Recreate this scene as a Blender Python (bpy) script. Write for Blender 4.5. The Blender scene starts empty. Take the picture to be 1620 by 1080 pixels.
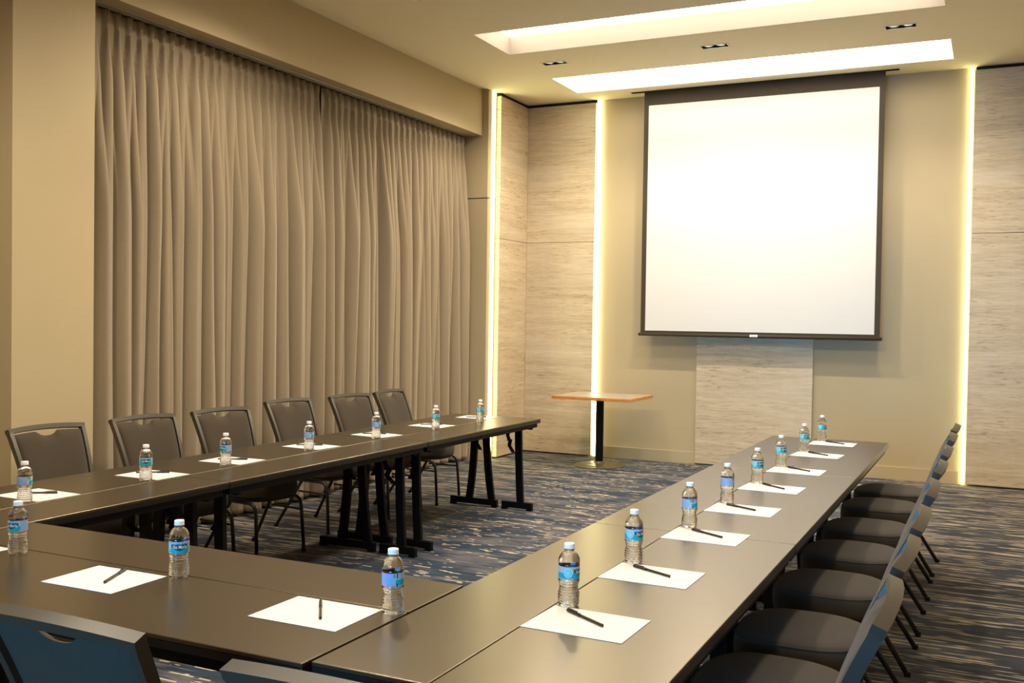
import bpy, bmesh, math, random
from mathutils import Vector, Matrix
from math import sin, cos, pi, radians as R
random.seed(7)
S = bpy.context.scene
COL = S.collection

# ------------------------------------------------------------------ camera, world, big lights, exposure
YAW, PITCH, ROLL = -0.449522, -0.021891, 0.014902
fwd = Vector((sin(YAW)*cos(PITCH), cos(YAW)*cos(PITCH), sin(PITCH)))
rgt = Vector((cos(YAW), -sin(YAW), 0)); up = rgt.cross(fwd)
r2 = rgt*cos(ROLL) + up*sin(ROLL); u2 = -rgt*sin(ROLL) + up*cos(ROLL)
cd = bpy.data.cameras.new('camera'); cam = bpy.data.objects.new('camera', cd); COL.objects.link(cam)
mw = Matrix.Identity(4)
for i in range(3):
    mw[i][0], mw[i][1], mw[i][2] = r2[i], u2[i], -fwd[i]
mw[0][3], mw[1][3], mw[2][3] = 0, 0, 1.52
cam.matrix_world = mw
cd.sensor_width = 36; cd.lens = 36*1583.1/1620; cd.clip_start = .05
S.camera = cam
S.view_settings.view_transform = 'Standard'; S.view_settings.look = 'None'
S.view_settings.gamma = 1; S.view_settings.use_curve_mapping = False
S.view_settings.exposure = 0.0
S.cycles.sample_clamp_indirect = 4; S.cycles.caustics_reflective = False; S.cycles.caustics_refractive = False
S.cycles.max_bounces = 10; S.cycles.transmission_bounces = 10; S.cycles.transparent_max_bounces = 12

w = bpy.data.worlds.new('world'); S.world = w; w.use_nodes = True
w.node_tree.nodes['Background'].inputs[0].default_value = (.25, .5, 1, 1)
w.node_tree.nodes['Background'].inputs[1].default_value = .4

E_PANEL = 7.6      # luminous panel at the top of each ceiling trough
E_SPOT = 70        # each downlight lamp (W)
E_DAY = 32        # daylight through the rear windows (W)
E_LED = 13
def area(name, loc, rot, sx, sy, e, c):
    l = bpy.data.lights.new(name, 'AREA'); l.shape = 'RECTANGLE'; l.size = sx; l.size_y = sy; l.energy = e; l.color = c
    o = bpy.data.objects.new(name, l); COL.objects.link(o); o.location = loc; o.rotation_euler = rot; return o
WARM = (1, .80, .54)
day = area('window_daylight', (-1.2, -2.46, 1.55), (R(90), 0, 0), 2.5, 1.5, E_DAY, (.10, .48, 1)); day.data.spread = R(42)

# room numbers (metres)
CZ = 3.975; YB = 10.5; XL = -5.45; XR = 1.3; YR = -2.4; TZ = .73
TX0, TX1 = -4.12, -.40
TROUGH = [(9.38, 10.08), (7.68, 8.39), (5.98, 6.69), (4.28, 4.99), (2.58, 3.29), (.88, 1.59), (-.82, -.11)]
DLX = [-3.85, -2.303, -.755]; DLY = [8.83, 5.43, 2.03]

# ------------------------------------------------------------------ materials
def mat(name, col, rough=.6, spec=.5, metal=0, bump=None, var=None, coat=0, emit=None, sheen=0):
    m = bpy.data.materials.new(name); m.use_nodes = True
    nt = m.node_tree; b = nt.nodes['Principled BSDF']
    b.inputs['Base Color'].default_value = (*col, 1); b.inputs['Roughness'].default_value = rough
    b.inputs['Specular IOR Level'].default_value = spec; b.inputs['Metallic'].default_value = metal
    if coat: b.inputs['Coat Weight'].default_value = coat
    if sheen: b.inputs['Sheen Weight'].default_value = sheen; b.inputs['Sheen Roughness'].default_value = .5
    tc = nt.nodes.new('ShaderNodeTexCoord')
    if var:
        sc, amt = var
        n = nt.nodes.new('ShaderNodeTexNoise'); n.inputs['Scale'].default_value = sc; n.inputs['Detail'].default_value = 4
        nt.links.new(tc.outputs['Object'], n.inputs['Vector'])
        r = nt.nodes.new('ShaderNodeValToRGB'); e = r.color_ramp.elements
        e[0].position = .3; e[1].position = .7
        e[0].color = (*[c*(1-amt) for c in col], 1); e[1].color = (*[min(1, c*(1+amt)) for c in col], 1)
        nt.links.new(n.outputs['Fac'], r.inputs[0]); nt.links.new(r.outputs[0], b.inputs['Base Color'])
    if bump:
        sc, st = bump
        n = nt.nodes.new('ShaderNodeTexNoise'); n.inputs['Scale'].default_value = sc; n.inputs['Detail'].default_value = 3
        nt.links.new(tc.outputs['Object'], n.inputs['Vector'])
        bp = nt.nodes.new('ShaderNodeBump'); bp.inputs['Strength'].default_value = st; bp.inputs['Distance'].default_value = .002
        nt.links.new(n.outputs['Fac'], bp.inputs['Height']); nt.links.new(bp.outputs[0], b.inputs['Normal'])
    if emit:
        b.inputs['Emission Color'].default_value = (*emit[0], 1); b.inputs['Emission Strength'].default_value = emit[1]
    return m
class NT:
    """small helper for node graphs"""
    def __init__(s, m): s.nt = m.node_tree; s.b = s.nt.nodes['Principled BSDF']
    def n(s, t, **k):
        x = s.nt.nodes.new(t)
        for a, v in k.items(): setattr(x, a, v)
        return x
    def put(s, sock, v):
        if isinstance(v, bpy.types.NodeSocket): s.nt.links.new(v, sock)
        elif v is not None: sock.default_value = v
    def math(s, op, a, b=None, c=None, clamp=False):
        x = s.n('ShaderNodeMath', operation=op); x.use_clamp = clamp
        s.put(x.inputs[0], a); s.put(x.inputs[1], b)
        if c is not None: s.put(x.inputs[2], c)
        return x.outputs[0]
    def comb(s, a, b, c):
        x = s.n('ShaderNodeCombineXYZ'); s.put(x.inputs[0], a); s.put(x.inputs[1], b); s.put(x.inputs[2], c); return x.outputs[0]
    def noise(s, v, scale=1, det=2, rough=.5):
        x = s.n('ShaderNodeTexNoise'); s.put(x.inputs['Vector'], v); x.inputs['Scale'].default_value = scale
        x.inputs['Detail'].default_value = det; x.inputs['Roughness'].default_value = rough; return x.outputs['Fac']
    def ramp(s, v, a, b, interp='LINEAR'):
        x = s.n('ShaderNodeMapRange'); s.put(x.inputs[0], v); x.inputs[1].default_value = a; x.inputs[2].default_value = b; return x.outputs[0]
    def mix(s, f, a, b):
        x = s.n('ShaderNodeMix', data_type='RGBA')
        s.put(x.inputs[0], f)
        for k, v in ((6, a), (7, b)):
            if isinstance(v, tuple): v = (*v, 1)
            s.put(x.inputs[k], v)
        return x.outputs[2]
    def xyz(s, out='Object'):
        t = s.n('ShaderNodeTexCoord'); x = s.n('ShaderNodeSeparateXYZ'); s.nt.links.new(t.outputs[out], x.inputs[0]); return x.outputs

M = {}
M['wall'] = mat('beige_wall_paint', (.46, .366, .218), .75, .3, bump=(60, .12), var=(1.2, .02))
M['ceil'] = mat('ceiling_paint', (.88, .78, .57), .85, .2, bump=(40, .1))
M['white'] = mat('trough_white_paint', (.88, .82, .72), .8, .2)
M['shaded_white'] = mat('trough_white_shaded', (.32, .27, .215), .8, .2)  # darkened copy of the white recess paint, dimmer lighting put into the colour
M['panel'] = mat('luminous_panel', (.9, .88, .8), .6, .2, emit=((1, .91, .76), E_PANEL))
M['dimpanel'] = mat('dimmed_luminous_panel', (.9, .88, .8), .6, .2, emit=((1, .91, .76), 3.6))
M['led'] = mat('led_diffuser', (.9, .9, .8), .5, .2, emit=((.97, .94, .47), E_LED))
M['black'] = mat('matt_black', (.008, .007, .006), .6, .2)
M['blackmetal'] = mat('black_powder_coated_metal', (.0035, .003, .0025), .5, .15, bump=(300, .1))
M['edge'] = mat('black_table_edge', (.012, .010, .008), .30, .4)
M['frame'] = mat('taupe_metallic_frame', (.058, .047, .031), .36, .7, metal=.3, bump=(400, .08))
M['leg'] = mat('dark_chair_leg_metal', (.022, .018, .013), .4, .5)
M['fabric'] = mat('taupe_chair_fabric', (.054, .040, .025), .9, .2, bump=(900, .5), var=(300, .14), sheen=.12)
M['pan'] = mat('seat_pan_black', (.02, .018, .016), .6, .3)
M['paper'] = mat('white_paper', (.72, .69, .655), .7, .2)
M['pen'] = mat('black_pen_plastic', (.018, .013, .010), .3, .5)
M['cap'] = mat('white_plastic', (.88, .88, .88), .4, .5)
M['alu'] = mat('aluminium', (.55, .55, .52), .35, .5, metal=.9)
M['chrome'] = mat('bright_reflector', (.8, .8, .78), .15, .5, metal=1)
M['lamp'] = mat('lit_lamp_face', (.9, .9, .85), .4, .5, emit=((1, .93, .75), 9))
M['screenw'] = mat('matte_white_screen', (.66, .635, .595), .8, .2)
M['screenk'] = mat('black_screen_border', (.048, .034, .020), .7, .3)
M['oak'] = mat('orange_oak_edge', (.62, .25, .055), .35, .5, var=(30, .15))
M['greytop'] = mat('grey_laminate', (.33, .30, .27), .3, .5)
M['gold'] = mat('cast_iron_base', (.20, .165, .09), .38, .5, metal=.5)
M['dark'] = mat('shadow_gap_black', (.015, .013, .011), .8, .2)
M['tag'] = mat('label_print', (.55, .53, .5), .5, .3)

def mk_table():
    m = mat('dark_brown_laminate', (.018, .012, .007), .30, .5); m.node_tree.nodes['Principled BSDF'].inputs['IOR'].default_value = 2.2; m.node_tree.nodes['Principled BSDF'].inputs['Specular Tint'].default_value = (1, .81, .54, 1)
    t = NT(m); p = t.xyz(); t.b.inputs['Roughness'].default_value = .285
    n = t.noise(t.comb(p[0], p[1], p[2]), 14, 4, .6)
    t.nt.links.new(t.mix(n, (.014, .010, .006), (.024, .017, .010)), t.b.inputs['Base Color'])
    return m
M['top'] = mk_table()

def mk_carpet():
    m = mat('streaked_carpet', (.03, .04, .06), .95, .1, sheen=.1)
    t = NT(m); p = t.xyz()
    row = t.math('FLOOR', t.math('DIVIDE', p[1], .011))
    def streak(fx, seed, det=1):
        return t.noise(t.comb(t.math('MULTIPLY', p[0], fx), t.math('MULTIPLY', row, 3.713 + seed), seed), 1, det, .5)
    # neighbouring rows share clusters through a smoother noise
    clus = t.noise(t.comb(t.math('MULTIPLY', p[0], 2.2), t.math('MULTIPLY', p[1], 16), .3), 1, 3, .6)
    zone = t.noise(t.comb(t.math('MULTIPLY', p[0], .9), t.math('MULTIPLY', p[1], 1.3), 4.1), 1, 2, .5)
    a = streak(8.5, .37); b = streak(3.0, 5.1)
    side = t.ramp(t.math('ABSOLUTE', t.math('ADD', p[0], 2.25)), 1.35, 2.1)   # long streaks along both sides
    s = t.math('ADD', t.math('MULTIPLY', a, .62), t.math('MULTIPLY', clus, .38))
    s2 = t.math('ADD', t.math('MULTIPLY', b, .7), t.math('MULTIPLY', clus, .3))
    f1 = t.ramp(s, .598, .610); f2 = t.ramp(s2, .548, .578)
    mx = t.n('ShaderNodeMix'); t.put(mx.inputs[0], side); t.put(mx.inputs[2], f1); t.put(mx.inputs[3], f2)
    dash = mx.outputs[0]
    c1 = t.noise(t.comb(t.math('MULTIPLY', p[0], 1.6), t.math('MULTIPLY', p[1], 5.5), 7.7), 1, 3, .65)
    c2 = streak(3.2, 9.4)
    base = t.mix(t.ramp(t.math('ADD', t.math('MULTIPLY', c1, .75), t.math('MULTIPLY', c2, .25)), .44, .56), (.018, .036, .062), (.115, .108, .118))
    base = t.mix(t.math('MULTIPLY', t.ramp(streak(4, 2.2), .52, .6), .55), base, (.006, .008, .013))
    base = t.mix(t.math('MULTIPLY', side, .65), base, (.016, .017, .021))  # dark base of the side zones, deepened to paint in shade under the tables
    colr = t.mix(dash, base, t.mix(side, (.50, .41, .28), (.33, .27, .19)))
    fine = t.noise(t.comb(t.math('MULTIPLY', p[0], 260), t.math('MULTIPLY', p[1], 260), 0), 1, 2)
    colr2 = t.n('ShaderNodeMix', data_type='RGBA', blend_type='MULTIPLY'); colr2.inputs[0].default_value = 1
    g = t.math('MULTIPLY_ADD', fine, .9, .55); cc = t.comb(g, g, g)
    t.nt.links.new(colr, colr2.inputs[6]); t.nt.links.new(cc, colr2.inputs[7]); t.nt.links.new(colr2.outputs[2], t.b.inputs['Base Color'])
    bp = t.n('ShaderNodeBump'); bp.inputs['Strength'].default_value = .5; bp.inputs['Distance'].default_value = .004
    t.nt.links.new(fine, bp.inputs['Height']); t.nt.links.new(bp.outputs[0], t.b.inputs['Normal'])
    return m
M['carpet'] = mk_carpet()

def mk_wood(seed, swap=False):
    m = mat('greyed_wood_laminate', (.4, .32, .23), .55, .35)
    t = NT(m); p = t.xyz()
    h = t.math('ADD', p[0], p[1])     # horizontal run works on both wall directions
    z = p[2]
    band = t.noise(t.comb(t.math('MULTIPLY', h, .9), t.math('MULTIPLY', z, 15), seed), 1, 4, .65)
    fine = t.noise(t.comb(t.math('MULTIPLY', h, 6.0), t.math('MULTIPLY', z, 62), seed+3), 1, 5, .65)
    vert = t.noise(t.comb(t.math('MULTIPLY', h, 22), t.math('MULTIPLY', z, 2.5), seed+8), 1, 2, .5)
    crack = t.noise(t.comb(t.math('MULTIPLY', h, 7), t.math('MULTIPLY', z, 75), seed+5), 1, 6, .7)
    patch = t.noise(t.comb(t.math('MULTIPLY', h, 1.2), t.math('MULTIPLY', z, 3), seed+1), 1, 3, .6)
    v = t.math('ADD', t.math('MULTIPLY', band, .50), t.math('ADD', t.math('MULTIPLY', fine, .42), t.math('MULTIPLY', vert, .06)))
    col = t.mix(t.ramp(v, .36, .64), (.44, .34, .215), (.68, .55, .37))
    col = t.mix(t.math('MULTIPLY', t.ramp(patch, .5, .68), .35), col, (.62, .53, .40))
    ck = t.math('MULTIPLY', t.ramp(crack, .56, .63), t.ramp(patch, .62, .42))
    col = t.mix(t.math('MULTIPLY', ck, .75), col, (.24, .165, .10))
    t.nt.links.new(col, t.b.inputs['Base Color'])
    bp = t.n('ShaderNodeBump'); bp.inputs['Strength'].default_value = .12; bp.inputs['Distance'].default_value = .002
    t.nt.links.new(fine, bp.inputs['Height']); t.nt.links.new(bp.outputs[0], t.b.inputs['Normal'])
    return m
M['wood'] = mk_wood(1.3); M['wood2'] = mk_wood(6.1)

def mk_curtain():
    m = mat('taupe_curtain_fabric', (.33, .265, .19), .88, .2, sheen=.3)
    t = NT(m); p = t.xyz()
    n = t.noise(t.comb(t.math('MULTIPLY', p[1], 240), t.math('MULTIPLY', p[2], 60), t.math('MULTIPLY', p[0], 240)), 1, 3)
    n2 = t.noise(t.comb(t.math('MULTIPLY', p[1], 6), t.math('MULTIPLY', p[2], 1.2), 0), 1, 3)
    col = t.mix(n, (.235, .177, .110), (.315, .245, .16)); col = t.mix(t.math('MULTIPLY', n2, .35), col, (.305, .25, .175))
    t.nt.links.new(col, t.b.inputs['Base Color'])
    bp = t.n('ShaderNodeBump'); bp.inputs['Strength'].default_value = .25; bp.inputs['Distance'].default_value = .001
    t.nt.links.new(n, bp.inputs['Height']); t.nt.links.new(bp.outputs[0], t.b.inputs['Normal'])
    return m
M['curtain'] = mk_curtain()

def mk_glass(name, ior, rough=0.0, tint=(1, 1, 1)):
    m = mat(name, tint, rough, .5); b = m.node_tree.nodes['Principled BSDF']
    b.inputs['Transmission Weight'].default_value = 1; b.inputs['IOR'].default_value = ior; b.inputs['Coat Weight'].default_value = 1; b.inputs['Coat Roughness'].default_value = .02
    return m
M['bottle'] = mk_glass('clear_bottle_with_water', 1.25, .0, (1, 1, 1))
M['pane'] = mk_glass('window_glass', 1.05)

def mk_label():
    m = mat('printed_bottle_label', (.1, .5, .6), .35, .5)
    t = NT(m); p = t.xyz(); z = p[2]
    ang = t.math('MULTIPLY', t.math('ARCTAN2', p[1], p[0]), 180/pi)
    ang = t.math('MODULO', t.math('ADD', ang, 360), 360)
    def between(v, a, b): return t.math('MULTIPLY', t.math('GREATER_THAN', v, a), t.math('LESS_THAN', v, b))
    teal, lteal, sky = (.0, .42, .52), (.05, .60, .68), (.33, .48, .62)
    zz = t.math('DIVIDE', t.math('SUBTRACT', z, .075), .038)    # 0..1 up the label
    # upper part: hazy sky, lower part: teal
    col = t.mix(t.math('GREATER_THAN', zz, .52), teal, (.42, .52, .58))
    col = t.mix(t.math('LESS_THAN', zz, .14), col, (.30, .50, .56))
    # mountain scene behind the name (35..130 deg)
    inm = between(ang, 30, 128)
    da = t.math('DIVIDE', t.math('SUBTRACT', ang, 30), 98)
    nz = t.noise(t.comb(t.math('MULTIPLY', ang, .12), 0, 0), 1, 3)
    ridge = t.math('ADD', .55, t.math('MULTIPLY', nz, .5))
    sweep = t.math('ADD', .62, t.math('MULTIPLY', t.math('SINE', t.math('MULTIPLY', da, 3.14)), -.35))
    scene = t.mix(t.math('LESS_THAN', zz, ridge), (.36, .55, .78), (.02, .085, .05))
    scene = t.mix(t.math('LESS_THAN', zz, sweep), scene, teal)
    drops = t.math('MULTIPLY', t.math('GREATER_THAN', t.noise(t.comb(t.math('MULTIPLY', ang, .1), t.math('MULTIPLY', zz, 4), 3), 1, 2), .58), t.math('GREATER_THAN', zz, .74))
    scene = t.mix(drops, scene, (.05, .32, .75))
    col = t.mix(inm, col, scene)
    # round seal at 0 deg
    a0 = t.math('SUBTRACT', t.math('MODULO', t.math('ADD', ang, 180), 360), 180)
    rr = t.math('SQRT', t.math('ADD', t.math('POWER', t.math('MULTIPLY', a0, .000515), 2), t.math('POWER', t.math('SUBTRACT', z, .095), 2)))
    seal = t.math('LESS_THAN', rr, .0125)
    ring = between(rr, .0106, .0122)
    bars = t.math('MULTIPLY', t.math('LESS_THAN', rr, .008), t.math('GREATER_THAN', t.math('SINE', t.math('MULTIPLY', z, 2600)), .3))
    sc = t.mix(t.math('MAXIMUM', ring, bars), lteal, (.60, .86, .88))
    col = t.mix(seal, col, sc)
    # information panel (140..248 deg): pale violet with small print lines
    inf = between(ang, 138, 250)
    pr = t.math('GREATER_THAN', t.noise(t.comb(t.math('MULTIPLY', ang, .9), t.math('MULTIPLY', t.math('FLOOR', t.math('MULTIPLY', z, 900)), 7.3), 0), 1, 1), .52)
    pc = t.mix(t.math('MULTIPLY', pr, .6), (.46, .46, .72), (.20, .22, .50))
    pc = t.mix(between(zz, .30, .62), pc, (.20, .50, .74))
    col = t.mix(inf, col, pc)
    gr = t.math('MULTIPLY', between(ang, 252, 263), between(zz, .66, .95))
    col = t.mix(gr, col, (.05, .42, .22))
    gy = t.math('MULTIPLY', between(ang, 250, 264), between(zz, .15, .6)); col = t.mix(gy, col, (.5, .55, .56))
    bk = t.math('MULTIPLY', between(ang, 270, 276), t.math('MAXIMUM', between(zz, .62, .97), between(zz, .03, .27)))
    col = t.mix(bk, col, (.01, .01, .012))
    t.nt.links.new(col, t.b.inputs['Base Color'])
    return m
M['label'] = mk_label()

# ------------------------------------------------------------------ mesh helpers
def link(name, bm, m, parent=None, smooth=False):
    me = bpy.data.meshes.new(name); bm.normal_update(); bm.to_mesh(me); bm.free()
    for x in (m if isinstance(m, (list, tuple)) else [m]): me.materials.append(x)
    if smooth: me.polygons.foreach_set('use_smooth', [True]*len(me.polygons))
    o = bpy.data.objects.new(name, me); COL.objects.link(o)
    if parent: o.parent = parent
    return o
def smooth_by_angle(o, deg=35):
    me = o.data; me.polygons.foreach_set('use_smooth', [True]*len(me.polygons))
    b = bmesh.new(); b.from_mesh(me)
    for e in b.edges:
        if len(e.link_faces) == 2 and e.calc_face_angle(0) > R(deg): e.smooth = False
    b.to_mesh(me); b.free(); return o
def box(bm, x0, x1, y0, y1, z0, z1, mi=0, bev=0, seg=2):
    r = bmesh.ops.create_cube(bm, size=1); vs = r['verts']
    for v in vs: v.co = Vector(((x0+x1)/2 + v.co.x*(x1-x0), (y0+y1)/2 + v.co.y*(y1-y0), (z0+z1)/2 + v.co.z*(z1-z0)))
    fs = {f for v in vs for f in v.link_faces}
    for f in fs: f.material_index = mi
    if bev:
        es = list({e for v in vs for e in v.link_edges})
        bmesh.ops.bevel(bm, geom=es, offset=bev, segments=seg, affect='EDGES', profile=.6)
def BM(): return bmesh.new()
def boxo(name, x0, x1, y0, y1, z0, z1, m, parent=None, bev=0):
    b = BM(); box(b, x0, x1, y0, y1, z0, z1, 0, bev); return link(name, b, m, parent)
def sweep(bm, pts, prof, mi=0, up=None):
    """sweep a closed 2D profile along a polyline (parallel transport); prof list of (a,b)"""
    pts = [Vector(p) for p in pts]; n = len(pts); rings = []
    t0 = (pts[1]-pts[0]).normalized()
    ref = Vector(up) if up else (Vector((0, 1, 0)) if abs(t0.y) < .9 else Vector((1, 0, 0)))
    for i in range(n):
        if i == 0: t = pts[1]-pts[0]
        elif i == n-1: t = pts[-1]-pts[-2]
        else: t = (pts[i+1]-pts[i]).normalized()+(pts[i]-pts[i-1]).normalized()
        t.normalize(); a = (ref - t*ref.dot(t)).normalized(); b = t.cross(a)
        ref = a if not up else Vector(up)
        rings.append([bm.verts.new(pts[i]+a*p[0]+b*p[1]) for p in prof])
    k = len(prof)
    for i in range(n-1):
        for j in range(k):
            f = bm.faces.new((rings[i][j], rings[i][(j+1) % k], rings[i+1][(j+1) % k], rings[i+1][j])); f.material_index = mi
    for rr, fl in ((rings[0], 1), (rings[-1], 0)):
        f = bm.faces.new(rr[::-1] if fl else rr); f.material_index = mi
def circ(r, n=10): return [(r*cos(2*pi*i/n), r*sin(2*pi*i/n)) for i in range(n)]
def rectp(a, b): return [(-a/2, -b/2), (a/2, -b/2), (a/2, b/2), (-a/2, b/2)]
def lathe(bm, prof, n=32, mi=0, cap=True, c=(0, 0, 0), fn=None):
    rings = []
    for r, z in prof:
        ring = []
        for i in range(n):
            a = 2*pi*i/n; rr = fn(r, z, a) if fn else r
            ring.append(bm.verts.new((c[0]+rr*cos(a), c[1]+rr*sin(a), c[2]+z)))
        rings.append(ring)
    for i in range(len(rings)-1):
        for j in range(n):
            f = bm.faces.new((rings[i][j], rings[i][(j+1) % n], rings[i+1][(j+1) % n], rings[i+1][j])); f.material_index = mi
    if cap:
        f = bm.faces.new(rings[0][::-1]); f.material_index = mi
        f = bm.faces.new(rings[-1]); f.material_index = mi
def arc(p0, p1, p2, n=6):
    """quadratic bend"""
    p0, p1, p2 = map(Vector, (p0, p1, p2))
    return [tuple(p0*(1-t)**2 + p1*2*t*(1-t) + p2*t*t) for t in [i/n for i in range(n+1)]]
def tag(o, label=None, cat=None, group=None, kind=None):
    if label: o['label'] = label
    if cat: o['category'] = cat
    if group: o['group'] = group
    if kind: o['kind'] = kind
    return o
def empty(name, loc=(0, 0, 0), rz=0):
    o = bpy.data.objects.new(name, None); COL.objects.link(o); o.location = loc; o.rotation_euler = (0, 0, rz); o.empty_display_size = .1; return o
def copy_tree(o, parent=None):
    c = o.copy(); COL.objects.link(c)
    if parent: c.parent = parent
    for ch in list(o.children): copy_tree(ch, c)
    return c
def struct(name, x0, x1, y0, y1, z0, z1, m, bev=0):
    o = boxo(name, x0, x1, y0, y1, z0, z1, m, None, bev); o['kind'] = 'structure'; return o

# ------------------------------------------------------------------ room shell
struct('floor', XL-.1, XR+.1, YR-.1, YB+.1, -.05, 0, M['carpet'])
# ceiling with trough and downlight openings
def ceiling():
    bm = BM(); holes = [(TX0, TX1, a, b) for a, b in TROUGH]
    for y in DLY:
        for x in DLX: holes.append((x-.118, x+.118, y-.052, y+.052))
    holes.append((-3.58, -.89, 10.272, 10.328))
    xs = sorted({XL, XR, *[h[0] for h in holes], *[h[1] for h in holes]}); ys = sorted({YR, YB, *[h[2] for h in holes], *[h[3] for h in holes]})
    V = {}
    def v(x, y):
        if (x, y) not in V: V[(x, y)] = bm.verts.new((x, y, CZ))
        return V[(x, y)]
    for i in range(len(xs)-1):
        for j in range(len(ys)-1):
            cx, cy = (xs[i]+xs[i+1])/2, (ys[j]+ys[j+1])/2
            if any(h[0] < cx < h[1] and h[2] < cy < h[3] for h in holes): continue
            bm.faces.new((v(xs[i], ys[j]), v(xs[i], ys[j+1]), v(xs[i+1], ys[j+1]), v(xs[i+1], ys[j])))
    o = link('ceiling', bm, M['ceil']); o['kind'] = 'structure'
ceiling()
ord_ = ['nearest the screen wall', 'second from the screen wall', 'third from the screen wall', 'fourth from the screen wall', 'fifth from the screen wall', 'sixth from the screen wall', 'above the rear windows']
for k, (a, b) in enumerate(TROUGH):
    t = empty('ceiling_light_trough', (TX0/2+TX1/2, (a+b)/2, CZ)); hx = (TX1-TX0)/2; hy = (b-a)/2; d = .165; th = .02
    bm = BM()
    box(bm, -hx-th, -hx, -hy-th, hy+th, .001, d); box(bm, hx, hx+th, -hy-th, hy+th, .001, d)
    box(bm, -hx, hx, -hy-th, -hy, .001, d); box(bm, -hx, hx, hy, hy+th, .001, d)
    link('recess_wall', bm, M['white'] if k == 0 else M['shaded_white'], t)
    boxo('luminous_panel', -hx-th, hx+th, -hy-th, hy+th, d, d+.02, M['panel'] if k < 2 else M['dimpanel'], t)
    tag(t, 'glowing recessed ceiling trough, ' + ord_[k], 'ceiling light', 'light troughs across the ceiling')
# walls
struct('wall_left', XL-.1, XL, YR-.1, YB+.1, 0, 4.3, M['wall'])
struct('wall_right', XR, XR+.1, YR-.1, YB+.1, 0, 4.3, M['wall'])
struct('wall_back', XL, XR, YB, YB+.1, 0, 4.3, M['wall'])
def rearwall():
    bm = BM(); x0, x1 = -2.5, .1
    box(bm, XL, x0, YR-.1, YR, 0, 4.3); box(bm, x1, XR, YR-.1, YR, 0, 4.3); box(bm, x0, x1, YR-.1, YR, 0, .75); box(bm, x0, x1, YR-.1, YR, 2.35, 4.3)
    o = link('wall_front', bm, M['wall']); o['kind'] = 'structure'
    bm = BM(); a, b, c, d = YR-.1, YR-.04, .75, 2.35
    box(bm, x0, x0+.05, a, b, c, d); box(bm, x1-.05, x1, a, b, c, d); box(bm, x0+.05, x1-.05, a, b, c, c+.05); box(bm, x0+.05, x1-.05, a, b, d-.05, d)
    o = link('window_1', bm, M['alu']); o['kind'] = 'structure'
rearwall()
# column, bulkhead over the curtains, pilaster with a groove
struct('trim_1', XL, -5.0, 3.86, 4.43, 0, CZ-.002, M['wall'])
struct('trim_2', XL, -5.0, 4.43, 9.55, 3.486, CZ-.002, M['wall'])
bm = BM(); box(bm, XL, -4.925, 9.55, YB, 2.822, CZ-.002, 0, .004); box(bm, XL, -4.925, 9.556, YB, 0, 2.812, 0, .004); box(bm, XL, -4.935, 9.57, YB, 2.80, 2.83)
o = link('trim_3', bm, M['wall']); o['kind'] = 'structure'
struct('baseboard_left', XL, -4.925, 9.538, 9.556, 0, .13, M['wall'], .002)
for k, (x0, x1) in enumerate(((-4.0, -2.862), (-1.655, -.285))):
    struct('baseboard_back' if k == 0 else 'baseboard_back_right', x0, x1, YB-.015, YB, 0, .13, M['wall'], .003)
# dark reveal above the wood panels
struct('trim_4', -4.925, -4.885, 9.76, YB, 3.93, CZ-.002, M['dark']); struct('trim_5', -4.885, -4.04, YB-.035, YB, 3.93, CZ-.002, M['dark'])
struct('trim_6', -.215, XR, YB-.035, YB, 3.93, CZ-.002, M['dark'])

# wood-look wall panels, with a horizontal joint
def wpanel(x0, x1, y0, y1, m, label, joint=2.40, top=3.94):
    bm = BM(); box(bm, x0, x1, y0, y1, .018, joint-.002, 0, .0015, 1)
    if top > joint: box(bm, x0, x1, y0, y1, joint+.002, top, 0, .0015, 1)
    o = link('wall_panel', bm, m); tag(o, label, 'wall panel', 'wood-look wall panels'); return o
wpanel(-4.925, -4.872, 9.745, YB, M['wood'], 'grey wood-look panel on the left side wall between light strip and corner')
wpanel(-4.870, -4.045, YB-.055, YB, M['wood2'], 'grey wood-look panel on the screen wall in the left corner')
wpanel(-2.860, -1.657, YB-.04, YB, M['wood'], 'grey wood-look panel on the wall directly below the projection screen', 3.9, 3.85)
wpanel(-.225, XR, YB-.055, YB, M['wood2'], 'grey wood-look panel on the screen wall at the far right')

# LED strips
def led(x0, x1, y0, y1, label):
    o = boxo('light_strip', x0, x1, y0, y1, .012, CZ-.004, M['led']); tag(o, label, 'light strip', 'vertical glowing light strips')
led(-4.925, -4.915, 9.64, 9.70, 'vertical glowing light strip beside the curtains on the left wall')
led(-4.036, -3.998, YB-.03, YB-.016, 'vertical glowing light strip behind the small wooden-edged table')
led(-.260, -.238, YB-.03, YB-.016, 'vertical glowing light strip to the right of the projection screen')

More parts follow.
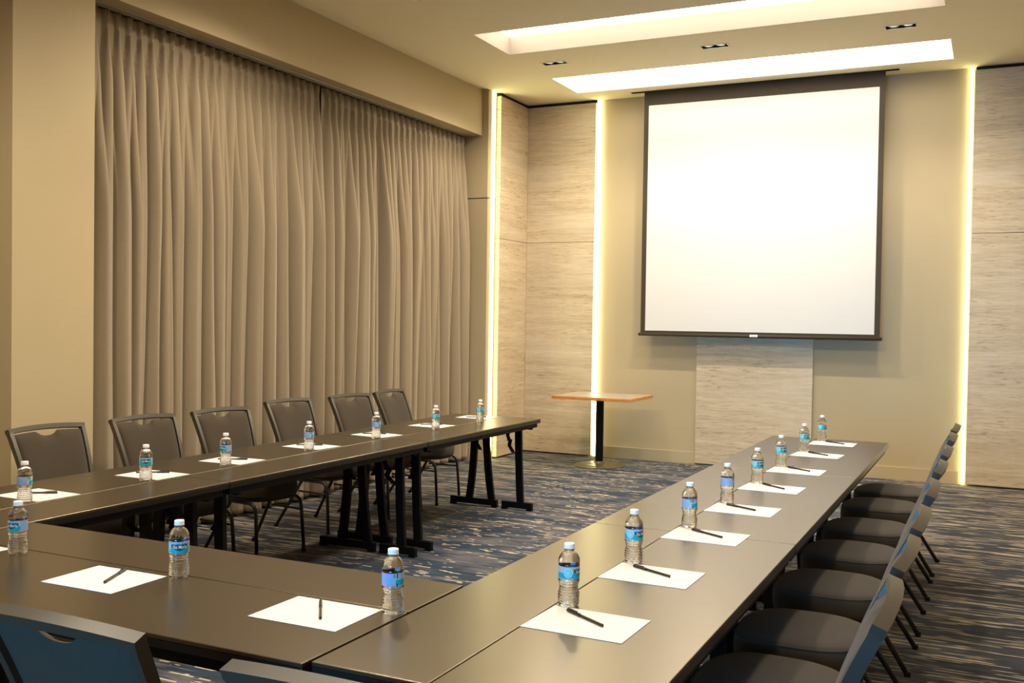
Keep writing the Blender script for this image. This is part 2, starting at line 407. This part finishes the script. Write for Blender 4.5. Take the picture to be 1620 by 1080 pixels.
# ------------------------------------------------------------------ downlights
def downlight():
    t = empty('twin_downlight', (0, 0, 0))
    bm = BM()
    for a in ((-.135, .135, -.068, -.05), (-.135, .135, .05, .068), (-.135, -.116, -.05, .05), (.116, .135, -.05, .05)):
        box(bm, a[0], a[1], a[2], a[3], -.003, .0)
    link('trim_frame', bm, M['ceil'], t)
    bm = BM()
    for a in ((-.117, .117, -.0515, -.0495), (-.117, .117, .0495, .0515), (-.117, -.115, -.0495, .0495), (.115, .117, -.0495, .0495)):
        box(bm, a[0], a[1], a[2], a[3], .001, .12)
    box(bm, -.117, .117, -.0515, .0515, .12, .122)
    link('housing', bm, M['black'], t)
    for x in (-.056, .056):
        bm = BM(); lathe(bm, [(.047, .012), (.049, .014), (.049, .03), (.030, .06), (.028, .06), (.045, .03), (.045, .014)], 28, cap=False, c=(x, 0, 0))
        h = link('lamp', bm, M['chrome'], t, True)
        bm = BM(); lathe(bm, [(.0, .050), (.020, .049), (.034, .046), (.034, .052), (.0, .054)], 28, cap=False, c=(x, 0, 0))
        link('lens', bm, M['lamp'], h, True)
    return t
d0 = downlight(); first = True
rows = ['near the screen wall', 'in the middle of the room', 'above the near tables']; cols = ['left', 'centre', 'right']
for j, y in enumerate(DLY):
    for i, x in enumerate(DLX):
        o = d0 if first else copy_tree(d0); first = False
        o.location = (x, y, CZ)
        tag(o, '%s black twin square recessed downlight in the ceiling %s' % (cols[i], rows[j]), 'downlight', 'twin ceiling downlights')
        for dx in (-.056, .056):
            l = bpy.data.lights.new('downlight_beam', 'SPOT'); l.energy = E_SPOT; l.color = (1, .88, .69)
            l.spot_size = R(150); l.spot_blend = .55; l.shadow_soft_size = .025
            q = bpy.data.objects.new('downlight_beam', l); COL.objects.link(q); q.location = (x+dx, y, CZ-.012)

# ------------------------------------------------------------------ projection screen
t = empty('projection_screen', (-2.222, 10.30, 0))
boxo('projection_surface', -1.163, 1.163, -.0015, .0005, 1.425, 3.825, M['screenw'], t)
bm = BM()
box(bm, -1.215, 1.215, 0, .002, 3.825, 4.02); box(bm, -1.215, -1.163, 0, .002, 1.40, 3.825); box(bm, 1.163, 1.215, 0, .002, 1.40, 3.825); box(bm, -1.163, 1.163, 0, .002, 1.40, 1.425)
link('black_border', bm, M['screenk'], t)
bm = BM(); sweep(bm, [(-1.235, 0, 1.385), (1.235, 0, 1.385)], circ(.017, 14), up=(0, 0, 1)); b_ = link('bottom_bar', bm, M['screenk'], t, True)
bm = BM(); box(bm, -.04, .04, -.020, -.0175, 1.378, 1.402); lb = link('bar_label', bm, M['cap'], b_)
lb['label'] = 'small white label'
bm = BM(); box(bm, -.028, .028, -.0208, -.020, 1.384, 1.390)
link('printed_line', bm, M['tag'], b_)
tag(t, 'large white projection screen with black border, pulled down from the ceiling', 'projection screen')
bm = BM()
box(bm, -3.58, -.89, 10.262, 10.271, CZ, CZ+.16); box(bm, -3.58, -.89, 10.329, 10.338, CZ, CZ+.16); box(bm, -3.58, -.89, 10.262, 10.338, CZ+.16, CZ+.17)
box(bm, -3.59, -3.58, 10.262, 10.338, CZ, CZ+.16); box(bm, -.89, -.88, 10.262, 10.338, CZ, CZ+.16)
tag(link('screen_slot', bm, M['black']), 'narrow dark ceiling slot that the projection screen hangs from', 'slot')

# ------------------------------------------------------------------ curtains
def curtain(name, y0, y1, npl, nlow, seed, label):
    rnd = random.Random(seed)
    W = y1-y0; sp = W/npl; zt = 3.470; zb = .025
    NY = npl*26
    zs = [3.470, 3.455, 3.435, 3.42, 3.405, 3.392, 3.382, 3.375, 3.368, 3.36, 3.35, 3.338, 3.32, 3.30, 3.27, 3.23, 3.18, 3.12, 3.05, 2.96, 2.86, 2.75, 2.62]
    z = 2.48
    while z > .12: zs.append(z); z -= .15
    zs += [.06, zb]
    amp = [rnd.uniform(.85, 1.2) for _ in range(npl)]; jit = [rnd.uniform(-.10, .10) for _ in range(npl)]
    dz = [rnd.uniform(-.006, .006) for _ in range(npl)]
    # low folds: fewer, of uneven width, wandering a little on the way down
    cuts = [0]
    for _ in range(nlow): cuts.append(cuts[-1] + rnd.uniform(.6, 1.5))
    cuts = [c/cuts[-1] for c in cuts]
    wa = [rnd.uniform(0, 6.28) for _ in cuts]; wb = [rnd.uniform(.003, .010) for _ in cuts]
    la = [rnd.uniform(.75, 1.25) for _ in cuts]; sk = [rnd.uniform(-.35, .35) for _ in cuts]; le = [rnd.uniform(1.7, 3.2) for _ in cuts]
    def sm(v): v = min(1, max(0, v)); return v*v*(3-2*v)
    def lowf(f, z):
        g = [0] + [cuts[i] + wb[i]*sin(wa[i]+z*1.15) for i in range(1, nlow)] + [1]
        k = 0
        while k < nlow-1 and f > g[k+1]: k += 1
        p = (f-g[k])/max(1e-4, g[k+1]-g[k]); p = min(1, max(0, p))
        p = p + sk[k]*p*(1-p); q = abs(2*p-1); wd = (g[k+1]-g[k])*W
        lobe = max(0, 1-q**le[k])**.62
        rip = .0035*sin(f*W*95 + wa[k])*(1-q)
        return min(.135, wd*.85)*la[k]*lobe + rip
    bm = BM(); rows = []
    for z in zs:
        d = zt - z; row = []
        for j in range(NY+1):
            f = j/NY; k = min(npl-1, int(f*npl)); ph = f*npl - k - .5 - jit[k]*sm((d-.02)/.1)
            dd = d + dz[k]
            if dd < .095: wd = .60 - .42*max(0, dd/.095)**.8          # fan of the header narrowing to the pinch
            else: wd = .18 + .80*sm((dd-.095)/.36)
            q = min(1, abs(ph)/(wd/2)); lobe = (1-q**2)**.7 if q < 1 else 0
            A = .036 - .010*math.exp(-((dd-.098)/.014)**2) + .026*sm((dd-.10)/.4)
            top = A*amp[k]*lobe
            if dd < .15 and q < 1: top += .005*cos(q*pi*2.6)*(1-sm((dd-.09)/.06))
            b = sm((d-.2)/1.15)
            x = -5.205 + (1-b)*top + b*lowf(f, z)
            row.append(bm.verts.new((x, y0 + f*W, z)))
        rows.append(row)
    for i in range(len(rows)-1):
        for j in range(NY):
            bm.faces.new((rows[i][j], rows[i+1][j], rows[i+1][j+1], rows[i][j+1]))
    o = link(name, bm, M['curtain'], None, True)
    md = o.modifiers.new('thickness', 'SOLIDIFY'); md.thickness = .003; md.offset = -1
    tag(o, label, 'curtain', 'pleated taupe curtains'); return o
curtain('pleated_curtain', 4.44, 6.955, 26, 19, 1, 'left pleated taupe floor-length curtain, beside the beige column')
curtain('pleated_curtain', 6.985, 9.51, 25, 20, 2, 'right pleated taupe floor-length curtain, nearer the screen wall')
bm = BM(); box(bm, -5.128, -5.120, 4.435, 9.545, 3.474, 3.486); box(bm, -5.20, -5.17, 4.435, 9.545, 3.474, 3.486)
tag(link('curtain_track', bm, M['alu']), 'thin metal curtain track under the bulkhead above the curtains', 'curtain track')

# ------------------------------------------------------------------ tables
def leg_pts(x, bow, toe, n=9):
    """curved flat leg: upright at the top, toe swinging out at the bottom"""
    out = []
    for i in range(n):
        s = i/(n-1); z = .66 - s*.62
        out.append((x + bow*sin(s*pi*.55) + toe*s**2.2, 0, z))
    return out
def make_table(W, L, legs, side):
    """L runs along local y; side = +1/-1 turns the leg pattern"""
    t = empty('seminar_table')
    g = .0012
    bm = BM(); box(bm, -W/2+g, W/2-g, -L/2+g, L/2-g, TZ-.012, TZ, 0, .0032, 3); link('tabletop', bm, M['top'], t)
    bm = BM(); e = .0012
    box(bm, -W/2+g+e, W/2-g-e, -L/2+g+e, L/2-g-e, TZ-.034, TZ-.0125, 0, .002, 2); link('edge_band', bm, M['edge'], t)
    bm = BM(); q = .022
    box(bm, -W/2+q, -W/2+q+.02, -L/2+q, L/2-q, TZ-.068, TZ-.035); box(bm, W/2-q-.02, W/2-q, -L/2+q, L/2-q, TZ-.068, TZ-.035)
    box(bm, -W/2+q+.02, W/2-q-.02, -L/2+q, -L/2+q+.02, TZ-.068, TZ-.035); box(bm, -W/2+q+.02, W/2-q-.02, L/2-q-.02, L/2-q, TZ-.068, TZ-.035)
    link('apron_frame', bm, M['blackmetal'], t)
    for sy in (-1, 1):
        yy = sy*(L/2-.095)
        bm = BM(); hw = W/2-.022
        box(bm, -hw, hw, yy-.019, yy+.019, .014, .064, 0, .004, 1)
        box(bm, -hw, -hw+.045, yy-.02, yy+.02, .0, .014); box(bm, hw-.045, hw, yy-.02, yy+.02, .0, .014)
        link('foot_bar', bm, M['blackmetal'], t)
        bm = BM(); box(bm, -hw+.01, hw-.01, yy-.014, yy+.014, .648, .662); link('leg_crossbar', bm, M['blackmetal'], t)
        for (lx, bow, toe) in legs:
            bm = BM(); sweep(bm, [(p[0]*side, yy, p[2]) for p in leg_pts(lx, bow, toe)], rectp(.026, .056), up=(0, 1, 0))
            link('leg', bm, M['blackmetal'], t)
        # folding brace: two jointed straps with a spring catch
        bx = legs[-1][0]*side - .055*side
        bm = BM()
        sweep(bm, [(bx, yy-sy*.06, .655), (bx, yy-sy*.085, .60), (bx, yy-sy*.05, .555)], rectp(.026, .010), up=(1, 0, 0))
        sweep(bm, [(bx+.008, yy-sy*.05, .565), (bx+.008, yy-sy*.07, .52), (bx+.008, yy-sy*.002, .46)], rectp(.028, .010), up=(1, 0, 0))
        lathe(bm, [(.020, -.006), (.020, .006)], 10, c=(bx, yy-sy*.052, .56)); box(bm, bx-.018, bx+.022, yy-sy*.10-.01, yy-sy*.10+.01, .64, .662)
        link('folding_brace', bm, M['blackmetal'], t)
    return t
wide = make_table(.462, 1.748, [(.0, .0, -.045), (.10, .012, .05)], 1)
slim = make_table(.310, 1.748, [(.004, .006, .02)], 1)
used = set()
def place_table(proto, x, y, rz, label, group, sx=1, sy=1):
    o = proto if proto.name not in used else copy_tree(proto); used.add(proto.name)
    o.location = (x, y, 0); o.rotation_euler = (0, 0, rz); tag(o, label, 'table', group); o.scale = (sx, sy, 1); return o
def shift_end(t, sgn, dy):
    """slide the leg set at one end of a table along its length"""
    for c in t.children:
        if c.name.split('.')[0] in ('foot_bar', 'leg_crossbar', 'leg', 'folding_brace'):
            if sum(v.co.y for v in c.data.vertices)*sgn > 0: c.location.y = dy
later = []
places = ['nearest the camera', 'middle of three', 'nearest the screen']
for k in range(3):
    yc = (2.7575, 4.54, 6.28)[k]; sy = (1.805, 1.75, 1.73)[k]/1.748
    tw_ = place_table(wide, -.855, yc, pi, 'wide dark folding table, chair side of the right-hand run, ' + places[k], 'folding tables set in a U', 1, sy)
    later.append((tw_, k))
    ts_ = place_table(slim, -1.241, yc, pi, 'narrow dark folding table, inner side of the right-hand run, ' + places[k], 'folding tables set in a U', 1, sy)
    later.append((ts_, k))
    yc = (2.775, 4.618, 6.43)[k]; sy = (1.835, 1.85, 1.765)[k]/1.748
    place_table(wide, -3.806, yc, 0, 'wide dark folding table, curtain side of the left-hand run, ' + places[k], 'folding tables set in a U', 1.02, sy)
    place_table(slim, -3.415, yc, 0, 'narrow dark folding table, inner side of the left-hand run, ' + places[k], 'folding tables set in a U', 1, sy)
tc_ = place_table(wide, -2.328, 2.062, -pi/2, 'dark wide folding table of the near cross row, beside the blue-lit chairs', 'folding tables set in a U', .99, 1.851/1.748)
place_table(slim, -2.328, 2.448, -pi/2, 'dark narrow folding table of the near cross row, on the inner side of the U', 'folding tables set in a U', 1, 1.851/1.748)

shift_end(tc_, 1, .045)
for o, k in later:
    if k == 0: shift_end(o, 1, -.16)
    if 'wide' in o['label']:
        for c in o.children:
            if c.name.split('.')[0] in ('leg', 'folding_brace'): c.location.x = .03
# ------------------------------------------------------------------ chairs
def chair():
    """faces local +x"""
    t = empty('banquet_chair')
    # back surface: width coordinate w, height s in 0..1
    def P(w_, s, d):
        """w_ -1..1 across, s 0..1 up the back, d forward offset"""
        hw = .186 + .034*s
        z = .47 + .415*s
        x = -.208 - .130*s - .02*s*s + .010*sin(pi*s)
        bow = .013*(1-w_*w_)                      # bows backwards in the middle
        return Vector((x - bow + d, hw*w_, z + (.010*s*s)*(1-w_*w_)))
    # frame: stiles and arched top bar
    bm = BM()
    prof = rectp(.030, .024)
    path = [P(-1, s, 0) for s in [i/10*.985 for i in range(11)]]
    sweep(bm, path, rectp(.021, .031), up=(0, 1, 0)); sweep(bm, [P(1, s, 0) for s in [i/10*.985 for i in range(11)]], rectp(.021, .031), up=(0, 1, 0))
    top = [P(-1.052+2.104*i/20, 1, 0) for i in range(21)]
    sweep(bm, top, rectp(.024, .033), up=(-.34, 0, .94))
    sweep(bm, [P(-1+2*i/8, .02, 0) for i in range(9)], rectp(.022, .022), up=(-.3, 0, .95))
    bmesh.ops.bevel(bm, geom=[e for e in bm.edges if len(e.link_faces) == 2 and e.calc_face_angle(0) > 1.2], offset=.0025, segments=1, affect='EDGES')
    link('back_frame', bm, M['frame'], t)
    # padded back with a hand-hold notch at the top
    bm = BM(); nu, nv = 36, 16; F = []; B = []
    def topv(u):
        n_ = max(0, 1-(abs(u)/.30)**2.2)
        return .952 - .060*n_**.7
    for i in range(nu+1):
        u = -1 + 2*i/nu; ff = []; bb = []
        for j in range(nv+1):
            s = .03 + (topv(u)-.03)*j/nv; e = (1-abs(u)**7)*(1-abs(2*j/nv-1)**9)
            wv = u*.935
            ff.append(bm.verts.new(P(wv, s, .006+.024*e**.6))); bb.append(bm.verts.new(P(wv, s, -.001-.006*e)))
        F.append(ff); B.append(bb)
    for i in range(nu):
        for j in range(nv):
            bm.faces.new((F[i][j], F[i+1][j], F[i+1][j+1], F[i][j+1])); bm.faces.new((B[i][j], B[i][j+1], B[i+1][j+1], B[i+1][j]))
        bm.faces.new((F[i][nv], F[i+1][nv], B[i+1][nv], B[i][nv])); bm.faces.new((B[i][0], B[i+1][0], F[i+1][0], F[i][0]))
    for j in range(nv):
        bm.faces.new((F[0][j], F[0][j+1], B[0][j+1], B[0][j])); bm.faces.new((B[nu][j], B[nu][j+1], F[nu][j+1], F[nu][j]))
    smooth_by_angle(link('padded_back', bm, M['fabric'], t), 50)
    # seat cushion: stacked superellipse rings
    def ring(bm, sc, z, n=56, dx=0, cz=0):
        vs = []
        for i in range(n):
            a = 2*pi*i/n; c, s_ = cos(a), sin(a); p = 2/2.9
            x = .217*sc*math.copysign(abs(c)**p, c); y = (.222+.012*(c > 0)*abs(c))*sc*math.copysign(abs(s_)**p, s_)
            vs.append(bm.verts.new((.012+x+dx, y, z - .010*max(0, x/.217)**3)))
        return vs
    bm = BM(); rs = [ring(bm, s, z) for s, z in ((.93, .384), (.985, .392), (1.0, .407), (1.0, .448), (.985, .466), (.955, .475), (.90, .481), (.78, .486), (.6, .490), (.35, .492), (.12, .493))]
    for a, b in zip(rs, rs[1:]):
        for i in range(56): bm.faces.new((a[i], a[(i+1) % 56], b[(i+1) % 56], b[i]))
    bm.faces.new(rs[0][::-1]); bm.faces.new(rs[-1])
    cu = link('seat_cushion', bm, M['fabric'], t, True)
    bm = BM(); n = 56; pts = []
    for i in range(n):
        a = 2*pi*i/n; c, s_ = cos(a), sin(a); p = 2/2.9; x = .217*.978*math.copysign(abs(c)**p, c); y = (.222+.012*(c > 0)*abs(c))*.978*math.copysign(abs(s_)**p, s_)
        pts.append(Vector((.012+x, y, .470 - .010*max(0, x/.217)**3)))
    rr = []
    for i in range(n):
        tn = (pts[(i+1) % n]-pts[i-1]).normalized(); nn = Vector((tn.y, -tn.x, 0)); rr.append([bm.verts.new(pts[i]+nn*.0035*cos(a)+Vector((0, 0, .0035*sin(a)))) for a in [k*pi/3 for k in range(6)]])
    for i in range(n):
        for k in range(6): bm.faces.new((rr[i][k], rr[i][(k+1) % 6], rr[(i+1) % n][(k+1) % 6], rr[(i+1) % n][k]))
    link('piping', bm, M['fabric'], cu, True)
    bm = BM(); a = ring(bm, .95, .370); b = ring(bm, .955, .385)
    for i in range(56): bm.faces.new((a[i], a[(i+1) % 56], b[(i+1) % 56], b[i]))
    bm.faces.new(a[::-1]); bm.faces.new(b); link('seat_pan', bm, M['pan'], t)
    # legs: front leg bends back under the seat and rises into the back frame
    for s in (-1, 1):
        y = .188*s
        pts = [(.232, y*1.04, .012), (.214, y, .285)] + arc((.212, y, .295), (.206, y, .357), (.145, y, .358))[1:] + [(-.12, y, .356)] + arc((-.14, y, .356), (-.200, y, .356), (-.207, y*.995, .42))[1:] + [(-.212, y*.99, .49)]
        bm = BM(); sweep(bm, pts, circ(.0115, 10), up=(0, 1, 0)); lg = link('front_leg', bm, M['leg'], t, True)
        bm = BM(); lathe(bm, [(.0145, 0), (.0145, .018), (.012, .022)], 12, c=(.232, y*1.04, 0)); link('leg_glide', bm, M['black'], lg)
        bm = BM(); sweep(bm, [(-.035, y*.93, .356), (-.06, y*.94, .32), (-.255, y*1.10, .012)], circ(.0115, 10), up=(0, 1, 0)); lg = link('rear_leg', bm, M['leg'], t, True)
        bm = BM(); lathe(bm, [(.0145, 0), (.0145, .018), (.012, .022)], 12, c=(-.258, y*1.10, 0)); link('leg_glide', bm, M['black'], lg)
        bm = BM(); sweep(bm, [(.214, y, .275), (-.06, y*.985, .275)], circ(.007, 8), up=(0, 1, 0)); link('side_stretcher', bm, M['leg'], t, True)
    bm = BM(); sweep(bm, [(.045, -.18, .355), (.045, .18, .355)], circ(.007, 8), up=(0, 0, 1)); link('cross_stretcher', bm, M['leg'], t, True)
    return t
ch = chair(); chused = [0]
def place_chair(x, y, rz, label, group):
    o = ch if not chused[0] else copy_tree(ch); chused[0] = 1
    o.location = (x, y, 0); o.rotation_euler = (0, 0, rz); tag(o, label, 'chair', group)
ORD = ['first', 'second', 'third', 'fourth', 'fifth', 'sixth', 'seventh', 'eighth']
# back top outer edge sits .362 behind the origin
for k, y in enumerate([2.41, 2.97, 3.52, 4.19, 4.84, 5.47, 6.17, 6.77]):
    place_chair(-.565, y, pi + R([1, -1, .5, 1, -.5, 0, 1, -1][k]), 'taupe banquet chair right of the right-hand tables, %s from the near end' % ORD[k], 'banquet chairs along the right-hand tables')
for k, (x, y, a) in enumerate([(-4.66, 3.80, -4), (-4.64, 4.46, -6), (-4.60, 5.07, -9), (-4.72, 5.94, -6), (-4.63, 6.59, -8), (-4.64, 7.24, 1)]):
    place_chair(x+.345, y, R(a), 'taupe banquet chair in front of the curtains, %s from the left edge of the view' % ORD[k], 'banquet chairs along the curtain side')
place_chair(-1.705, 1.43+.35, pi/2, 'banquet chair lit blue in the bottom left corner, its back filling the corner', 'banquet chairs behind the near cross tables')
place_chair(-.995, 1.385+.36, pi/2, 'banquet chair lit blue at the bottom edge, only its top rail in view', 'banquet chairs behind the near cross tables')

# ------------------------------------------------------------------ sheets of paper
PAP = dict(R1=(-.943, 2.425, -1.4), R2=(-.944, 2.987, -.9), R3=(-.944, 3.628, -1.4), R4=(-.943, 4.226, -1.2), R5=(-.945, 4.846, -2.2), R6=(-.943, 5.488, -1.5), R7=(-.948, 6.221, -3.5), R8=(-.949, 6.87, -.6),
 L1=(-3.716, 3.0, -2), L2=(-3.716, 3.656, -.2), L3=(-3.724, 4.236, 1.8), L4=(-3.732, 4.948, -4), L5=(-3.735, 5.665, -9), L6=(-3.722, 6.375, -3.8), L7=(-3.735, 7.115, .5), C1=(-3.08, 2.165, -1), C2=(-2.368, 2.144, .9), C3=(-1.613, 2.165, .1))
BOT = dict(R1=(-1.05, 2.563, 5), R2=(-1.053, 3.127, 28), R3=(-1.046, 3.768, 250), R4=(-1.045, 4.366, 205), R5=(-1.045, 4.985, 30), R6=(-1.051, 5.627, 32), R7=(-1.049, 6.362, 34), R8=(-1.040, 7.01, 30),
 L7=(-3.546, 6.806, 26), L6=(-3.569, 6.167, 28), L5=(-3.627, 5.495, 235), L4=(-3.632, 4.79, 238), L3=(-3.623, 4.07, 130), L2=(-3.61, 3.509, 82), L1=(-3.611, 2.852, 232), C1=(-2.866, 2.239, 125), C2=(-2.196, 2.268, 78), C3=(-1.438, 2.268, 250))
PEN = dict(R1=((-1.026, 2.499), (-.888, 2.41)), R2=((-1.027, 3.055), (-.889, 2.983)), R3=((-1.017, 3.704), (-.882, 3.621)), R4=((-1.028, 4.294), (-.892, 4.219)), R5=((-1.006, 4.934), (-.88, 4.829)), R6=((-1.004, 5.58), (-.873, 5.49)), R7=((-1.012, 6.305), (-.886, 6.21)), R8=((-1.005, 6.955), (-.882, 6.866)),
 L1=((-3.672, 3.064), (-3.79, 2.98)), L2=((-3.688, 3.74), (-3.80, 3.66)), L3=((-3.668, 4.294), (-3.79, 4.225)), L4=((-3.696, 5.011), (-3.828, 4.938)), L5=((-3.697, 5.722), (-3.833, 5.66)), L6=((-3.678, 6.451), (-3.805, 6.377)), L7=((-3.663, 7.133), (-3.787, 7.066)), C2=((-2.393, 2.249), (-2.328, 2.11)), C3=((-1.659, 2.248), (-1.565, 2.12)))
def where(key):
    s, n = key[0], int(key[1:])
    if s == 'R': return '%s from the near end of the right-hand tables' % ORD[n-1]
    if s == 'L': return '%s from the near end of the left-hand tables' % ORD[n-1]
    return 'on the near cross tables, ' + {1: 'leftmost of three', 2: 'middle of three', 3: 'rightmost of three'}[n]
me = None
for k, (x, y, a) in PAP.items():
    if me is None:
        b = BM(); box(b, -.1397, .1397, -.108, .108, 0, .0012); o = link('paper_sheet', b, M['paper']); me = o.data
    else:
        o = bpy.data.objects.new('paper_sheet', me); COL.objects.link(o)
    o.location = (x, y, TZ+.0002); o.rotation_euler = (0, 0, R(a))
    tag(o, 'white note paper, ' + where(k), 'paper', 'note paper sheets at the seats')

# ------------------------------------------------------------------ pens
def pen():
    t = empty('stick_pen')
    def cyl(bm, x0, x1, r0, r1, n=10, z=.0048):
        sweep(bm, [(x0, 0, z), (x1, 0, z)], circ(1, n), up=(0, 1, 0))
        vs = list(bm.verts)[-2*n:]
        for i, v in enumerate(vs):
            r = r0 if i < n else r1; v.co.y *= r; v.co.z = z + (v.co.z-z)*r
    bm = BM(); cyl(bm, .0, .100, .0040, .0040, 6); link('barrel', bm, M['pen'], t)
    bm = BM(); cyl(bm, .1000, .104, .0043, .0036); link('end_plug', bm, M['pen'], t, True)
    bm = BM(); cyl(bm, -.055, .003, .0047, .0048, 12); box(bm, -.052, -.010, -.0015, .0015, .0100, .0116); box(bm, -.052, -.046, -.0015, .0015, .0090, .0102)
    smooth_by_angle(link('cap', bm, M['pen'], t), 40)
    return t
pn = pen(); f = True
for k, (c, e) in PEN.items():
    o = pn if f else copy_tree(pn); f = False
    a = math.atan2(e[1]-c[1], e[0]-c[0]); u = (cos(a), sin(a))
    o.location = (c[0]+u[0]*.055, c[1]+u[1]*.055, TZ+.0015); o.rotation_euler = (0, 0, a)
    tag(o, 'black capped pen, ' + where(k), 'pen', 'black pens at the seats')

# ------------------------------------------------------------------ water bottles
def bottle():
    t = empty('water_bottle')
    prof = [(.012, .006), (.020, .001), (.0262, .001), (.0284, .004), (.0292, .009)]
    z = .012                       # ribbed lower body with a waist
    while z < .070:
        waist = .0034*math.exp(-((z-.053)/.012)**2)
        prof.append((.0291 - waist + .0011*sin((z-.012)*2*pi/.0078), z)); z += .0013
    prof += [(.0302, .0705), (.0306, .0725), (.0298, .0745), (.0295, .076), (.0295, .112), (.0303, .1140), (.0304, .1155), (.0290, .1180), (.0302, .1205), (.0286, .1235),
            (.0294, .127), (.0278, .1325), (.0255, .138), (.0220, .1435), (.0175, .1485), (.0140, .1515), (.0124, .1535), (.0124, .1555), (.0150, .1560), (.0150, .1572), (.0124, .1578), (.0122, .168)]
    def fn(r, z, a):
        k = 0
        if z < .012: k = .0014*max(0, cos(5*a))*(1-z/.012)
        if .012 < z < .052: k += .0009*sin(12*a+z*120)*sin((z-.012)*pi/.04)
        if .118 < z < .150: k += .0010*cos(10*a+z*40)*sin((z-.118)*pi/.032)
        return r - k
    bm = BM(); lathe(bm, prof, 48, fn=fn); link('bottle_body', bm, M['bottle'], t, True)
    bm = BM(); lathe(bm, [(.0134, .1585), (.0148, .1588), (.0148, .1602), (.0143, .1606), (.0145, .1705), (.0136, .1722), (.006, .1726)], 40, fn=lambda r, z, a: r-.0004*(z > .1605 and z < .170)*(cos(20*a) > 0), c=(0, 0, 0))
    c = link('bottle_cap', bm, M['cap'], t); smooth_by_angle(c, 40); c['label'] = 'white screw cap'
    bm = BM(); r = .0299; n = 64; ra = []; 
    for z in (.0765, .0775, .1110, .1118):
        ra.append([bm.verts.new(((r)*cos(2*pi*i/n), (r)*sin(2*pi*i/n), z)) for i in range(n)])
    ri = [[bm.verts.new(((r-.0003)*cos(2*pi*i/n), (r-.0003)*sin(2*pi*i/n), z)) for i in range(n)] for z in (.0765, .1118)]
    for a_, b_ in zip(ra, ra[1:]):
        for i in range(n): bm.faces.new((a_[i], a_[(i+1) % n], b_[(i+1) % n], b_[i]))
    for i in range(n):
        j = (i+1) % n
        bm.faces.new((ri[0][j], ri[0][i], ri[1][i], ri[1][j])); bm.faces.new((ra[-1][i], ra[-1][j], ri[1][j], ri[1][i])); bm.faces.new((ri[0][i], ri[0][j], ra[0][j], ra[0][i]))
    lab = link('bottle_label', bm, M['label'], t, True); lab['label'] = 'teal and blue printed label'
    # the name, bent round the label
    cu = bpy.data.curves.new('txt', 'FONT'); cu.body = 'Sta Mar\u00eda'; cu.size = .0135; cu.align_x = 'CENTER'; cu.offset = .00018; cu.resolution_u = 3
    to = bpy.data.objects.new('txt', cu); COL.objects.link(to)
    bpy.context.view_layer.update()
    me = bpy.data.meshes.new_from_object(to.evaluated_get(bpy.context.evaluated_depsgraph_get()))
    COL.objects.unlink(to); bpy.data.objects.remove(to)
    b = bmesh.new(); b.from_mesh(me); bmesh.ops.triangulate(b, faces=b.faces[:])
    bmesh.ops.subdivide_edges(b, edges=[e for e in b.edges if e.calc_length() > .002], cuts=2)
    for v in b.verts:
        a = R(82) + v.co.x*.82/.0302; z = .0925 + v.co.y
        v.co = Vector((.03025*cos(a), .03025*sin(a), z))
    b.to_mesh(me); b.free(); me.materials.clear(); me.materials.append(M['cap'])
    o = bpy.data.objects.new('lettering', me); COL.objects.link(o); o.parent = lab
    return t
bt = bottle(); f = True
for k, (x, y, ph) in BOT.items():
    o = bt if f else copy_tree(bt); f = False
    al = math.atan2(-y, -x); o.location = (x, y, TZ+.0003); o.rotation_euler = (0, 0, al - R(ph))
    tag(o, 'clear water bottle, ' + where(k), 'bottle', 'water bottles at the seats')

# ------------------------------------------------------------------ small pedestal table
t = empty('pedestal_table', (-3.72, 9.86, 0))
bm = BM(); x0, x1, y0, y1 = -.06, .90, -.94, -.26
CT = dict(x0=-.40, x1=.46, y0=-.36, y1=.36)
bm = BM(); box(bm, CT['x0']+.02, CT['x1']-.02, CT['y0']+.02, CT['y1']-.02, .712, .7415, 0, 0); link('tabletop', bm, M['greytop'], t)
bm = BM()
a, b, c, d = CT['x0'], CT['x1'], CT['y0'], CT['y1']
box(bm, a, b, c, c+.0199, .71, .742, 0, .004); box(bm, a, b, d-.0199, d, .71, .742, 0, .004); box(bm, a, a+.0199, c+.02, d-.02, .71, .742, 0, .004); box(bm, b-.0199, b, c+.02, d-.02, .71, .742, 0, .004)
e_ = link('wooden_edge', bm, M['oak'], t); e_['label'] = 'orange-brown wooden edge'
bm = BM(); lathe(bm, [(.042, .03), (.042, .70)], 20); smooth_by_angle(link('column', bm, M['blackmetal'], t))
bm = BM(); box(bm, -.17, .17, -.02, .02, .69, .711); box(bm, -.02, .02, -.17, .17, .6895, .7105); link('top_bracket', bm, M['blackmetal'], t)
bm = BM(); lathe(bm, [(.262, 0), (.265, .006), (.25, .011), (.20, .018), (.195, .021), (.12, .027), (.115, .030), (.060, .034), (.055, .045), (.043, .05)], 48); smooth_by_angle(link('round_base', bm, M['gold'], t), 25)
tag(t, 'small wooden-edged table on a single black column by the screen wall', 'table')
